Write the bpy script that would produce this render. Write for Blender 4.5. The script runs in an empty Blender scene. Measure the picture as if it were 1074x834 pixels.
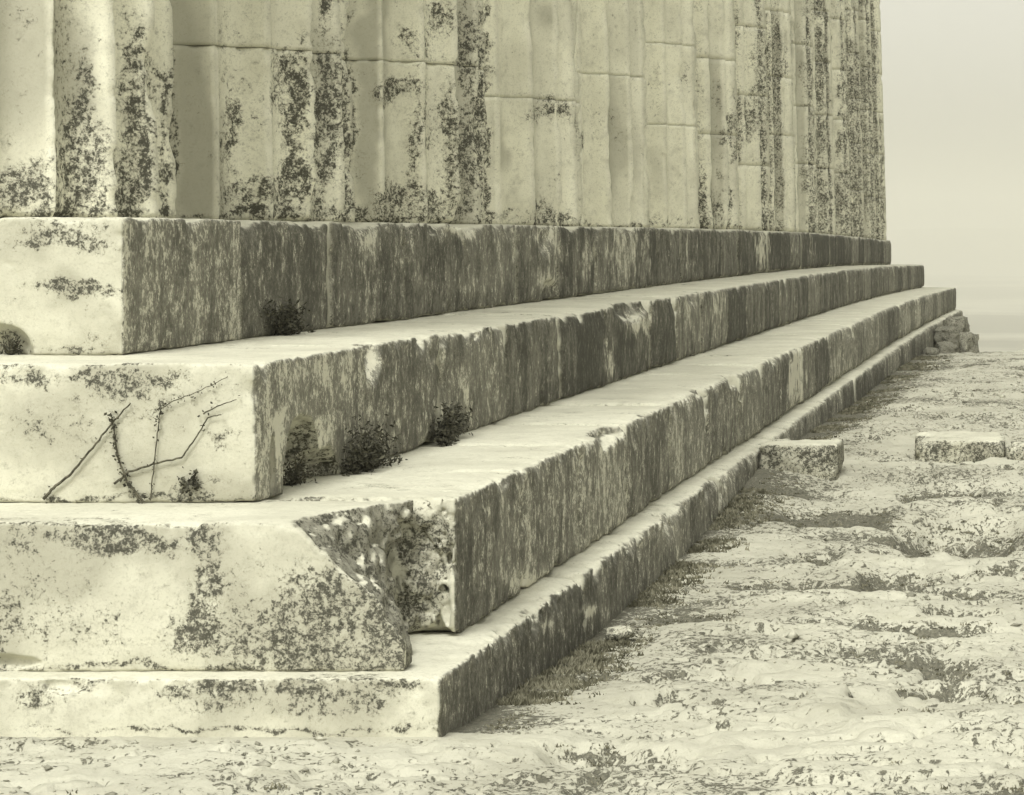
import bpy, math, random
import numpy as np
from mathutils import Vector

R = math.radians
random.seed(11)
rng = np.random.default_rng(5)
C = bpy.context.scene.collection
S = bpy.context.scene

# ------------------------------------------------------------------ camera
EYE = 1.70                       # eye height above the rock at the temple corner (z = 0 is that rock)
FPX, PX0, PY0, WPX = 3040.0, 1104.0, 250.0, 1074.0
cam_d = bpy.data.cameras.new("camera")
cam = bpy.data.objects.new("camera", cam_d); C.objects.link(cam)
cam.location = (0, 0, EYE); cam.rotation_euler = (R(90), 0, 0)
cam_d.sensor_width = 36.0
cam_d.lens = FPX / WPX * 36.0
cam_d.shift_x = -(PX0 - 537.0) / WPX      # view camera with rising / sliding front
cam_d.shift_y = -(417.0 - PY0) / WPX
cam_d.clip_start = 0.1; cam_d.clip_end = 40000
S.camera = cam

# ------------------------------------------------------------------ light
SUN_EL, SUN_AZ = 54.0, 11.0       # azimuth: degrees to the left of straight behind the camera
SUN_E, SKY_S, EXPO = 1.35, 0.15, 0.76
sd = bpy.data.lights.new("sun", 'SUN'); sun = bpy.data.objects.new("sun", sd); C.objects.link(sun)
sd.energy = SUN_E; sd.angle = R(16); sd.color = (1.0, 0.99, 0.95)
to_sun = Vector((-math.sin(R(SUN_AZ)) * math.cos(R(SUN_EL)), -math.cos(R(SUN_AZ)) * math.cos(R(SUN_EL)), math.sin(R(SUN_EL))))
sun.rotation_euler = to_sun.to_track_quat('Z', 'Y').to_euler()
sun.location = to_sun * 40
W = bpy.data.worlds.new("World"); S.world = W; W.use_nodes = True
wn = W.node_tree.nodes; wl = W.node_tree.links
bg = wn["Background"]
sky = wn.new("ShaderNodeTexSky"); sky.sky_type = 'NISHITA'; sky.sun_disc = False
sky.sun_elevation = R(SUN_EL); sky.sun_rotation = R(180 + SUN_AZ)
sky.dust_density = 4.0; sky.air_density = 1.0; sky.altitude = 150
bw = wn.new("ShaderNodeRGBToBW"); wl.new(sky.outputs[0], bw.inputs[0])
mulc = wn.new("ShaderNodeMix"); mulc.data_type = 'RGBA'; mulc.blend_type = 'MULTIPLY'; mulc.inputs[0].default_value = 1
wl.new(bw.outputs[0], mulc.inputs[6]); mulc.inputs[7].default_value = (1.0, 0.99, 0.90, 1)
wl.new(mulc.outputs[2], bg.inputs[0]); bg.inputs[1].default_value = SKY_S
S.view_settings.view_transform = 'Standard'; S.view_settings.look = 'None'
S.view_settings.exposure = EXPO; S.view_settings.gamma = 1.0
S.view_settings.use_curve_mapping = False
S.cycles.max_bounces = 5; S.cycles.volume_bounces = 3; S.cycles.diffuse_bounces = 3

# ------------------------------------------------------------------ helpers
def tag(o, label=None, cat=None, group=None, kind=None):
    if label: o["label"] = label
    if cat: o["category"] = cat
    if group: o["group"] = group
    if kind: o["kind"] = kind
    return o

def empty(name, loc=(0, 0, 0)):
    o = bpy.data.objects.new(name, None); C.objects.link(o); o.location = loc
    o.empty_display_size = 0.2
    return o

def mesh_obj(name, V, F, mat, parent=None, attrs=None, smooth=True):
    """V (n,3) world coordinates; F (m,4) or (m,3)"""
    V = np.asarray(V, dtype=np.float32); F = np.asarray(F, dtype=np.int32)
    me = bpy.data.meshes.new(name)
    me.vertices.add(len(V)); me.vertices.foreach_set("co", V.ravel())
    k = F.shape[1]
    me.loops.add(len(F) * k); me.loops.foreach_set("vertex_index", F.ravel())
    me.polygons.add(len(F))
    me.polygons.foreach_set("loop_start", np.arange(0, len(F) * k, k, dtype=np.int32))
    me.update(calc_edges=True)
    if smooth: me.polygons.foreach_set("use_smooth", np.ones(len(F), dtype=bool))
    for an, av in (attrs or {}).items():
        a = me.attributes.new(an, 'FLOAT', 'POINT'); a.data.foreach_set("value", np.asarray(av, dtype=np.float32))
    me.materials.append(mat)
    o = bpy.data.objects.new(name, me); C.objects.link(o)
    if parent is not None:
        o.parent = parent
        o.matrix_parent_inverse = parent.matrix_basis.inverted()
    return o

NT = 64
_tab = rng.random((NT, NT, NT)).astype(np.float32)
def vnoise(x, y, z):
    xi = np.floor(x).astype(np.int32); yi = np.floor(y).astype(np.int32); zi = np.floor(z).astype(np.int32)
    fx = x - xi; fy = y - yi; fz = z - zi
    fx = fx * fx * (3 - 2 * fx); fy = fy * fy * (3 - 2 * fy); fz = fz * fz * (3 - 2 * fz)
    a, b, c = xi % NT, yi % NT, zi % NT
    a1, b1, c1 = (a + 1) % NT, (b + 1) % NT, (c + 1) % NT
    t = _tab
    def l(u, v, w): return u + (v - u) * w
    return l(l(l(t[a, b, c], t[a1, b, c], fx), l(t[a, b1, c], t[a1, b1, c], fx), fy),
             l(l(t[a, b, c1], t[a1, b, c1], fx), l(t[a, b1, c1], t[a1, b1, c1], fx), fy), fz)
def fbm(x, y, z, o=4, g=0.5):
    s = 0; a = 1.0; n = 0
    for i in range(o):
        s = s + a * vnoise(x + 17.3 * i, y + 5.1 * i, z + 9.7 * i); n += a
        x = x * 2.03; y = y * 2.03; z = z * 2.03; a *= g
    return s / n           # 0..1, mean 0.5
def sstep(a, b, x):
    t = np.clip((x - a) / (b - a), 0, 1); return t * t * (3 - 2 * t)

def surface_nets(D, org, h):
    """D (nx,ny,nz) signed distances (negative inside) -> V, F"""
    ins = D < 0
    nx, ny, nz = D.shape
    c = np.zeros((nx - 1, ny - 1, nz - 1), dtype=np.int8)
    for i in (0, 1):
        for j in (0, 1):
            for k in (0, 1):
                c += ins[i:nx - 1 + i, j:ny - 1 + j, k:nz - 1 + k]
    cell = (c > 0) & (c < 8)
    idx = np.argwhere(cell)
    acc = np.zeros((len(idx), 3), dtype=np.float64); cnt = np.zeros(len(idx))
    I, J, K = idx[:, 0], idx[:, 1], idx[:, 2]
    corners = [(i, j, k) for i in (0, 1) for j in (0, 1) for k in (0, 1)]
    for ca in corners:
        for ax in range(3):
            if ca[ax]: continue
            cb = list(ca); cb[ax] = 1
            da = D[I + ca[0], J + ca[1], K + ca[2]]; db = D[I + cb[0], J + cb[1], K + cb[2]]
            m = (da < 0) != (db < 0)
            t = np.where(m, da / np.where(m, da - db, 1), 0)
            p = np.array(ca, dtype=float)[None, :].repeat(len(idx), 0); p[:, ax] = t
            acc += p * m[:, None]; cnt += m
    V = (idx + acc / cnt[:, None]) * h + np.array(org)
    ids = -np.ones(cell.shape, dtype=np.int64); ids[I, J, K] = np.arange(len(idx))
    Fs = []
    for ax in range(3):
        sl0 = [slice(None)] * 3; sl1 = [slice(None)] * 3
        sl0[ax] = slice(0, -1); sl1[ax] = slice(1, None)
        a = ins[tuple(sl0)]; b = ins[tuple(sl1)]
        e = np.argwhere(a != b)
        u, v = (ax + 1) % 3, (ax + 2) % 3
        ok = (e[:, u] > 0) & (e[:, v] > 0) & (e[:, u] < D.shape[u] - 1) & (e[:, v] < D.shape[v] - 1)
        e = e[ok]
        flip = ~a[tuple(e.T)]
        def cid(du, dv):
            q = e.copy(); q[:, u] += du; q[:, v] += dv
            return ids[tuple(q.T)]
        q = np.stack([cid(-1, -1), cid(0, -1), cid(0, 0), cid(-1, 0)], 1)
        q[flip] = q[flip][:, ::-1]
        Fs.append(q)
    return V, np.concatenate(Fs)

# lichen and painted shade, grey tone and clean stone: blobs (px, py, rx, ry, amount) looked up where a point of the stone shows in the
# photograph once, at build time; the result is stored on the stone itself
def blobs(V, L):
    y = np.maximum(V[:, 1], 1.0)
    px = PX0 + FPX * V[:, 0] / y; py = PY0 - FPX * (V[:, 2] - EYE) / y
    w = fbm(V[:, 0] * 7, V[:, 1] * 7, V[:, 2] * 7, 3) - .5
    w2 = fbm(V[:, 0] * 7 + 31, V[:, 1] * 7, V[:, 2] * 7, 3) - .5
    px = px + w * 30; py = py + w2 * 30
    s = np.zeros(len(V))
    for (cx, cy, rx, ry, a) in L:
        s += a * np.exp(-(((px - cx) / rx) ** 2 + ((py - cy) / ry) ** 2))
    return s

# ------------------------------------------------------------------ materials
def new_mat(name, rough=0.9):
    m = bpy.data.materials.new(name); m.use_nodes = True
    b = m.node_tree.nodes["Principled BSDF"]; b.inputs["Roughness"].default_value = rough
    b.inputs["Specular IOR Level"].default_value = 0.15
    return m, m.node_tree.nodes, m.node_tree.links, b

class NG:
    def __init__(s, n, l): s.n = n; s.l = l
    def noise(s, vec, scale, detail=4, rough=.55, dist=0.0):
        t = s.n.new("ShaderNodeTexNoise"); t.inputs["Scale"].default_value = scale
        t.inputs["Detail"].default_value = detail; t.inputs["Roughness"].default_value = rough
        t.inputs["Distortion"].default_value = dist
        s.l.new(vec, t.inputs["Vector"]); return t.outputs["Fac"]
    def vor(s, vec, scale, feat='F1'):
        t = s.n.new("ShaderNodeTexVoronoi"); t.feature = feat; t.inputs["Scale"].default_value = scale
        s.l.new(vec, t.inputs["Vector"]); return t.outputs["Distance"]
    def m(s, op, a, b=None, c=None, clamp=False):
        t = s.n.new("ShaderNodeMath"); t.operation = op; t.use_clamp = clamp
        for i, v in enumerate((a, b, c)):
            if v is None: continue
            if isinstance(v, (int, float)): t.inputs[i].default_value = v
            else: s.l.new(v, t.inputs[i])
        return t.outputs[0]
    def ss(s, x, a, b, lo=0.0, hi=1.0):
        t = s.n.new("ShaderNodeMapRange"); t.interpolation_type = 'SMOOTHSTEP'
        for i, v in enumerate((x, a, b, lo, hi)):
            if isinstance(v, (int, float)): t.inputs[i].default_value = v
            else: s.l.new(v, t.inputs[i])
        return t.outputs[0]
    def mix(s, f, a, b):
        t = s.n.new("ShaderNodeMix"); t.data_type = 'RGBA'
        for i, v in ((0, f), (6, a), (7, b)):
            if isinstance(v, (int, float)): t.inputs[i].default_value = v
            elif isinstance(v, tuple): t.inputs[i].default_value = v + (1,)
            else: s.l.new(v, t.inputs[i])
        return t.outputs[2]
    def attr(s, name):
        t = s.n.new("ShaderNodeAttribute"); t.attribute_name = name; return t.outputs["Fac"]
    def mapping(s, vec, sc):
        t = s.n.new("ShaderNodeMapping"); t.inputs["Scale"].default_value = sc; s.l.new(vec, t.inputs[0]); return t.outputs[0]

PALE = (0.60, 0.59, 0.48); GREY = (0.33, 0.32, 0.25); DARK = (0.045, 0.044, 0.034); MID = (0.175, 0.17, 0.132)

def stone_material(name, speck=40.0, pale=PALE, pale2=(0.50, 0.49, 0.395)):
    m, n, l, b = new_mat(name)
    g = NG(n, l)
    geo = n.new("ShaderNodeNewGeometry"); pos = geo.outputs["Position"]
    sep = n.new("ShaderNodeSeparateXYZ"); l.new(geo.outputs["Normal"], sep.inputs[0])
    lich_shade, tone, clean_lit, side = g.attr("lich_shade"), g.attr("tone"), g.attr("clean_lit"), g.attr("side")
    oi = n.new("ShaderNodeObjectInfo"); rnd = oi.outputs["Random"]
    big = g.noise(pos, 1.7, 5, .6)
    mid = g.noise(pos, 9.0, 6, .62)
    fine = g.noise(pos, 95.0, 5, .7)
    # pale marble with soft clouding
    base = g.mix(g.ss(big, .35, .68), pale, pale2)
    base = g.mix(g.ss(mid, .5, .75, 0, .35), base, GREY)
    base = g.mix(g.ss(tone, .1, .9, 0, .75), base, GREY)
    base = g.mix(g.ss(fine, .50, .70, 0, .40), base, GREY)
    grit = g.noise(pos, 26, 7, .8)
    base = g.mix(g.ss(grit, .52, .66, 0, .42), base, GREY)
    base = g.mix(g.ss(grit, .68, .71), base, MID)
    # weathered flank, darker in colour than the other faces: fine vertical run-off streaks
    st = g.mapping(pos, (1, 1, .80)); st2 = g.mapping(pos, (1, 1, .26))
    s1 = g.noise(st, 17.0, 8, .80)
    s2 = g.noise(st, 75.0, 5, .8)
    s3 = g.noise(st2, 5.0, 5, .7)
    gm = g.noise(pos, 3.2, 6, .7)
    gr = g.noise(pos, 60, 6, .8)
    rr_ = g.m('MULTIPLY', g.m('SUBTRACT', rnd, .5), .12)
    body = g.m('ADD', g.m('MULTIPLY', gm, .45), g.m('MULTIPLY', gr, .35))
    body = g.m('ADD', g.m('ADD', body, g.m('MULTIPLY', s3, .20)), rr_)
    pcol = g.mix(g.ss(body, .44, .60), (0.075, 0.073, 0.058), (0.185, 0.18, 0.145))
    pcol = g.mix(g.m('MULTIPLY', clean_lit, .8, clamp=True), pcol, (0.32, 0.31, 0.25))
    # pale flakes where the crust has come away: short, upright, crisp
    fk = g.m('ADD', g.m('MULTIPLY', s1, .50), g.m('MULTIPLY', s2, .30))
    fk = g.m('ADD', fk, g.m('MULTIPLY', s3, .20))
    fk = g.m('ADD', fk, g.m('ADD', g.m('MULTIPLY', clean_lit, .20), g.m('MULTIPLY', rr_, .35)))
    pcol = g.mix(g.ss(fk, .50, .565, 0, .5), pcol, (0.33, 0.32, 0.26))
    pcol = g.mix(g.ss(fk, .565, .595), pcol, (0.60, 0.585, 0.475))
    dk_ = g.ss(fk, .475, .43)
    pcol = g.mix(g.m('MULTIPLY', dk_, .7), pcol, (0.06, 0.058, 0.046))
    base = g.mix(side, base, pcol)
    # crusty dark lichen, and the painted shade that shares its mask
    ln = g.noise(pos, speck, 7, .72, .4)
    lm = g.noise(pos, speck * .22, 4, .6)
    lf2 = g.noise(pos, speck * 2.9, 4, .75)
    lv = g.m('ADD', g.m('MULTIPLY', ln, .50), g.m('MULTIPLY', lm, .20))
    lv = g.m('ADD', lv, g.m('MULTIPLY', lf2, .30))
    ld = g.m('SUBTRACT', lich_shade, g.m('MULTIPLY', clean_lit, .7), clamp=True)
    thr = g.ss(ld, 0, 1.4, .625, .462)
    lk = g.ss(g.m('SUBTRACT', lv, thr), -.012, .020)
    lcol = g.mix(g.ss(g.m('SUBTRACT', lv, thr), .0, .055), (0.19, 0.184, 0.145), DARK)
    lcol = g.mix(g.ss(fine, .5, .7, 0, .5), lcol, (0.2, 0.194, 0.155))
    base = g.mix(g.ss(g.m('SUBTRACT', lv, thr), -.07, .0, 0, .65), base, GREY)
    col = g.mix(g.m('MULTIPLY', lk, .93), base, lcol)
    l.new(col, b.inputs["Base Color"])
    bump = n.new("ShaderNodeBump"); bump.inputs["Strength"].default_value = .6; bump.inputs["Distance"].default_value = .010
    hgt = g.m('ADD', g.m('MULTIPLY', mid, .5), g.m('MULTIPLY', fine, .3))
    hgt = g.m('SUBTRACT', hgt, g.ss(grit, .62, .72, 0, .45))
    hgt = g.m('ADD', hgt, g.m('MULTIPLY', g.m('MULTIPLY', fk, side), 1.2))
    hgt = g.m('ADD', hgt, g.m('MULTIPLY', lk, .18))
    l.new(hgt, bump.inputs["Height"]); l.new(bump.outputs[0], b.inputs["Normal"])
    return m

STONE = stone_material("weathered_marble", 42)
COLUMN = stone_material("column_marble", 30, (0.80, 0.785, 0.635), (0.66, 0.645, 0.52))

def ground_material():
    m, n, l, b = new_mat("bedrock")
    g = NG(n, l)
    geo = n.new("ShaderNodeNewGeometry"); pos = geo.outputs["Position"]
    dirt_shade = g.attr("dirt_shade")
    big = g.noise(pos, .9, 5, .6); mid = g.noise(pos, 6.0, 6, .65); fine = g.noise(pos, 60, 5, .7)
    base = g.mix(g.ss(big, .35, .7), (0.50, 0.49, 0.40), (0.40, 0.39, 0.315))
    base = g.mix(g.ss(mid, .5, .72, 0, .45), base, (0.36, 0.35, 0.27))
    base = g.mix(g.ss(fine, .5, .75, 0, .35), base, (0.33, 0.32, 0.25))
    an = g.mapping(pos, (1.5, 1.0, 1.0))
    a = g.noise(an, 20, 5, .68, .8)
    a2 = g.noise(an, 55, 4, .7, .3)
    c = g.noise(pos, 1.1, 4, .6)
    k = g.m('ADD', g.m('MULTIPLY', a, .42), g.m('MULTIPLY', c, .27))
    k = g.m('ADD', k, g.m('MULTIPLY', a2, .24))
    k = g.m('ADD', k, g.m('MULTIPLY', dirt_shade, .18))
    lk = g.ss(k, .497, .527)
    base = g.mix(g.ss(k, .455, .52, 0, .45), base, (0.36, 0.35, 0.27))
    dk = g.mix(g.ss(fine, .4, .62), (0.055, 0.053, 0.04), (0.14, 0.135, 0.10))
    l.new(g.mix(g.m('MULTIPLY', lk, .88), base, dk), b.inputs["Base Color"])
    bump = n.new("ShaderNodeBump"); bump.inputs["Strength"].default_value = .7; bump.inputs["Distance"].default_value = .03
    h = g.m('ADD', g.m('MULTIPLY', mid, .9), g.m('MULTIPLY', fine, .2))
    h = g.m('SUBTRACT', h, g.m('MULTIPLY', lk, .35))
    l.new(h, bump.inputs["Height"]); l.new(bump.outputs[0], b.inputs["Normal"])
    return m
GROUND = ground_material()

def simple_mat(name, c1, c2, scale, rough=.9):
    m, n, l, b = new_mat(name, rough); g = NG(n, l)
    geo = n.new("ShaderNodeNewGeometry")
    f = g.noise(geo.outputs["Position"], scale, 5, .65)
    l.new(g.mix(g.ss(f, .4, .62), c1, c2), b.inputs["Base Color"])
    return m
LEAF = simple_mat("dry_leaf", (0.035, 0.034, 0.025), (0.10, 0.097, 0.07), 30)
WEED = simple_mat("weed", (0.08, 0.076, 0.05), (0.22, 0.21, 0.15), 8)
STEM = simple_mat("dry_stem", (0.05, 0.047, 0.034), (0.12, 0.112, 0.08), 60)
FAR = simple_mat("far_land", (0.10, 0.095, 0.065), (0.34, 0.33, 0.26), .0016)
HILLM = simple_mat("far_hill", (0.16, 0.15, 0.11), (0.24, 0.225, 0.165), .001)

# ------------------------------------------------------------------ temple dimensions (metres, camera at x = y = 0)
SX = [3.62, 2.908, 2.211, 2.058]        # flank face at x = -SX
SY = [11.30, 10.60, 9.90, 9.75]         # front face
ST = [EYE + .082, EYE - .457, EYE - .969, EYE - 1.482]
SE = [65.1, 65.8, 66.5, 66.62]
_cy = np.array([-30, 11.3, 15, 22, 33, 39, 45, 54, 65.1, 80]); _cz = np.array([0, 0, .003, .011, .021, .018, .004, -.045, -.135, -.27])
_yy = np.linspace(-30, 80, 1101); _zz = np.interp(_yy, _cy, _cz)
_k = np.ones(61) / 61; _zs = np.convolve(np.pad(_zz, 30, mode='edge'), _k, 'valid')
def curve(y): return np.interp(y, _yy, _zs)   # the famous upward curve of the steps

FRONT_L = [(430, 630, 18, 50, 1.2), (332, 480, 24, 34, 1.6), (8, 358, 18, 20, 1.6), (440, 556, 46, 20, .9), (432, 610, 12, 60, 1.3), (318, 488, 16, 30, 1.2), (345, 490, 10, 20, 1.2), (462, 600, 14, 50, .75), (70, 250, 50, 12, .75), (95, 262, 40, 12, .5), (40, 255, 20, 6, .5), (100, 306, 34, 8, 1.1), (60, 302, 40, 5, .7), (20, 318, 30, 4, .5), (100, 348, 25, 18, .5),  # lichen, plus dark blobs that paint the shade in the hollows and the break
           (75, 236, 60, 6, .4), (70, 369, 60, 5, .6),
           (70, 396, 90, 9, .55), (150, 394, 60, 8, .7), (30, 392, 30, 8, .4), (165, 428, 22, 26, .5), (130, 410, 40, 12, .4), (235, 455, 22, 5, .7), (240, 465, 20, 6, .4), (230, 500, 25, 5, .5),
           (200, 518, 20, 12, .55), (110, 470, 25, 40, .25), (120, 524, 140, 3.5, 1.1), (75, 450, 60, 30, .18), (215, 415, 40, 14, .3),
           (215, 575, 11, 34, 1.1), (212, 640, 18, 36, 1.2), (195, 665, 28, 16, .6), (100, 560, 60, 8, .6), (140, 572, 55, 16, .75), (60, 562, 35, 6, .6), (20, 575, 14, 10, .5),
           (55, 655, 60, 26, .5), (10, 650, 16, 30, .7), (120, 640, 40, 18, .3), (150, 680, 50, 16, .5), (268, 585, 20, 20, .5), (305, 610, 24, 28, .5), (268, 640, 22, 28, .38),
           (330, 655, 45, 34, .85), (385, 655, 30, 34, .9), (290, 680, 60, 20, .8), (350, 610, 26, 26, .6), (410, 680, 22, 22, .8), (150, 701, 160, 4, 1.0), (320, 703, 120, 4, .9),
           (45, 730, 26, 13, .6), (95, 716, 16, 6, 1.1), (185, 725, 40, 10, .9), (260, 722, 40, 8, .7), (330, 724, 60, 8, .6), (215, 740, 60, 12, .5), (400, 735, 30, 8, .4),
           (60, 734, 40, 14, .3), (320, 745, 60, 10, .3), (230, 767, 260, 3, .9), (425, 764, 20, 5, .9), (415, 716, 26, 4, .8), (440, 722, 16, 4, .6)]
FRONT_C = [(60, 345, 40, 14, .6), (300, 565, 40, 10, .5)]
SIDE_C = [(570, 250, 9, 14, .5), (583, 258, 6, 22, .4), (575, 295, 12, 10, .6), (480, 242, 16, 7, .9), (430, 262, 8, 20, .25), (385, 250, 14, 14, .28), (384, 300, 4, 60, .22),
          (648, 268, 5, 32, .5), (662, 266, 6, 34, .5), (678, 266, 4, 34, .4), (615, 280, 6, 20, .35), (620, 262, 4, 20, .3), (540, 262, 6, 14, .3), (523, 262, 3, 30, .35), (722, 262, 3, 24, .4),
          (800, 262, 4, 24, .8), (835, 262, 2, 18, .35), (850, 262, 2, 16, .4), (440, 296, 12, 10, .3), (500, 300, 16, 10, .22),
          (393, 378, 7, 14, .9), (485, 405, 4, 22, .45), (460, 345, 5, 5, .6), (293, 462, 3, 30, .8), (334, 470, 3, 20, .5), (638, 380, 4, 28, .4), (670, 335, 16, 10, .5), (671, 344, 10, 5, .5),
          (720, 325, 8, 12, .4), (752, 322, 4, 18, .45), (727, 350, 3, 12, .4), (330, 392, 26, 10, .18),
          (600, 520, 60, 50, .10), (545, 560, 30, 60, .13), (640, 500, 14, 60, .12), (708, 460, 10, 30, .14), (835, 392, 6, 30, .95), (765, 430, 10, 24, .15), (880, 380, 4, 24, .25), (950, 335, 8, 14, .25), (965, 330, 6, 12, .2),
          (560, 610, 26, 10, .4), (620, 640, 10, 5, .8), (578, 660, 7, 8, .6), (700, 560, 30, 12, .12), (757, 510, 6, 14, .3)]
SIDE_L = [(318, 488, 16, 30, 1.6), (345, 490, 10, 20, 1.2), (190, 368, 70, 8, .5), (300, 350, 60, 12, .35), (530, 610, 60, 30, .25)]  # leading blobs paint the shade inside the step hollow
COL_L = [(30, 208, 40, 14, 1.2), (12, 190, 22, 12, .7), (30, 175, 30, 14, .35), (92, 165, 22, 44, .6), (95, 196, 26, 22, .95), (82, 140, 8, 40, .4), (90, 75, 10, 16, .5), (88, 95, 6, 10, .5),
         (145, 75, 18, 22, .85), (145, 110, 18, 20, .45), (145, 155, 18, 34, .85), (146, 190, 18, 20, .8), (176, 100, 8, 90, 1.0), (176, 190, 8, 30, .9), (148, 35, 14, 20, .35),
         (262, 204, 24, 14, 1.0), (241, 130, 8, 34, .7), (300, 80, 18, 30, .6), (308, 125, 18, 40, .6), (306, 195, 18, 26, 1.0), (320, 60, 6, 60, .4), (345, 100, 12, 60, .6), (342, 165, 12, 60, .7), (342, 10, 8, 16, .8),
         (366, 120, 5, 80, 1.0), (400, 95, 16, 12, .8), (385, 218, 18, 10, .6), (430, 45, 16, 18, .6), (425, 88, 20, 10, .7), (438, 140, 9, 50, .8), (425, 208, 26, 16, 1.0), (465, 18, 14, 22, .85),
         (468, 130, 12, 30, .8), (476, 170, 12, 50, .9), (455, 215, 22, 14, .8), (492, 50, 12, 55, .9), (494, 140, 11, 50, 1.3), (494, 200, 10, 30, .9), (508, 60, 4, 70, .9), (511, 170, 4, 80, 1.1),
         (545, 102, 10, 4, 1.0), (578, 112, 18, 14, .7), (560, 120, 25, 12, .3), (530, 225, 14, 6, .7), (575, 222, 22, 8, .6), (606, 145, 4, 14, 1.2), (640, 100, 30, 50, .15), (690, 95, 8, 30, .35), (716, 80, 4, 26, .5),
         (770, 145, 10, 18, 1.3), (785, 125, 20, 30, .7), (800, 60, 22, 60, .45), (810, 110, 16, 60, .7), (775, 170, 14, 6, .6), (764, 210, 5, 26, 1.0), (800, 215, 10, 26, .8), (735, 200, 6, 26, .5), (750, 215, 10, 12, .5),
         (845, 60, 16, 80, .55), (850, 170, 18, 50, .75), (862, 120, 5, 120, .9), (885, 120, 6, 140, 1.0), (900, 150, 10, 120, .7), (915, 90, 12, 120, .5), (925, 200, 8, 60, .6), (880, 215, 40, 26, .7),
         (240, 226, 240, 4, .6), (640, 236, 160, 4, .5)]
COL_T = [(30, 50, 26, 60, .8), (85, 70, 18, 50, .55), (80, 110, 30, 30, .3), (203, 90, 16, 60, .7), (210, 170, 18, 60, .9), (190, 20, 14, 20, .4), (388, 40, 12, 50, .8), (386, 160, 11, 60, .8), (390, 110, 10, 30, .5),
         (575, 20, 10, 14, .5), (610, 20, 8, 14, .6), (528, 160, 10, 50, .8), (608, 130, 8, 30, .3), (635, 100, 10, 60, .25), (735, 60, 14, 60, .35), (690, 170, 20, 30, .4), (735, 190, 14, 30, .6), (745, 130, 20, 40, .4),
         (825, 40, 8, 30, 1.0), (907, 60, 5, 30, .8), (919, 140, 4, 40, .7)]
COL_C = [(113, 90, 10, 100, .8), (545, 60, 30, 50, .5), (785, 200, 12, 30, 1.0), (200, 205, 8, 22, .9), (345, 195, 5, 26, .6), (560, 170, 24, 40, .5), (655, 190, 40, 40, .6), (832, 110, 9, 50, .7), (540, 90, 10, 8, .3),
         (160, 214, 30, 6, .4), (505, 215, 6, 20, .3)]

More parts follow.
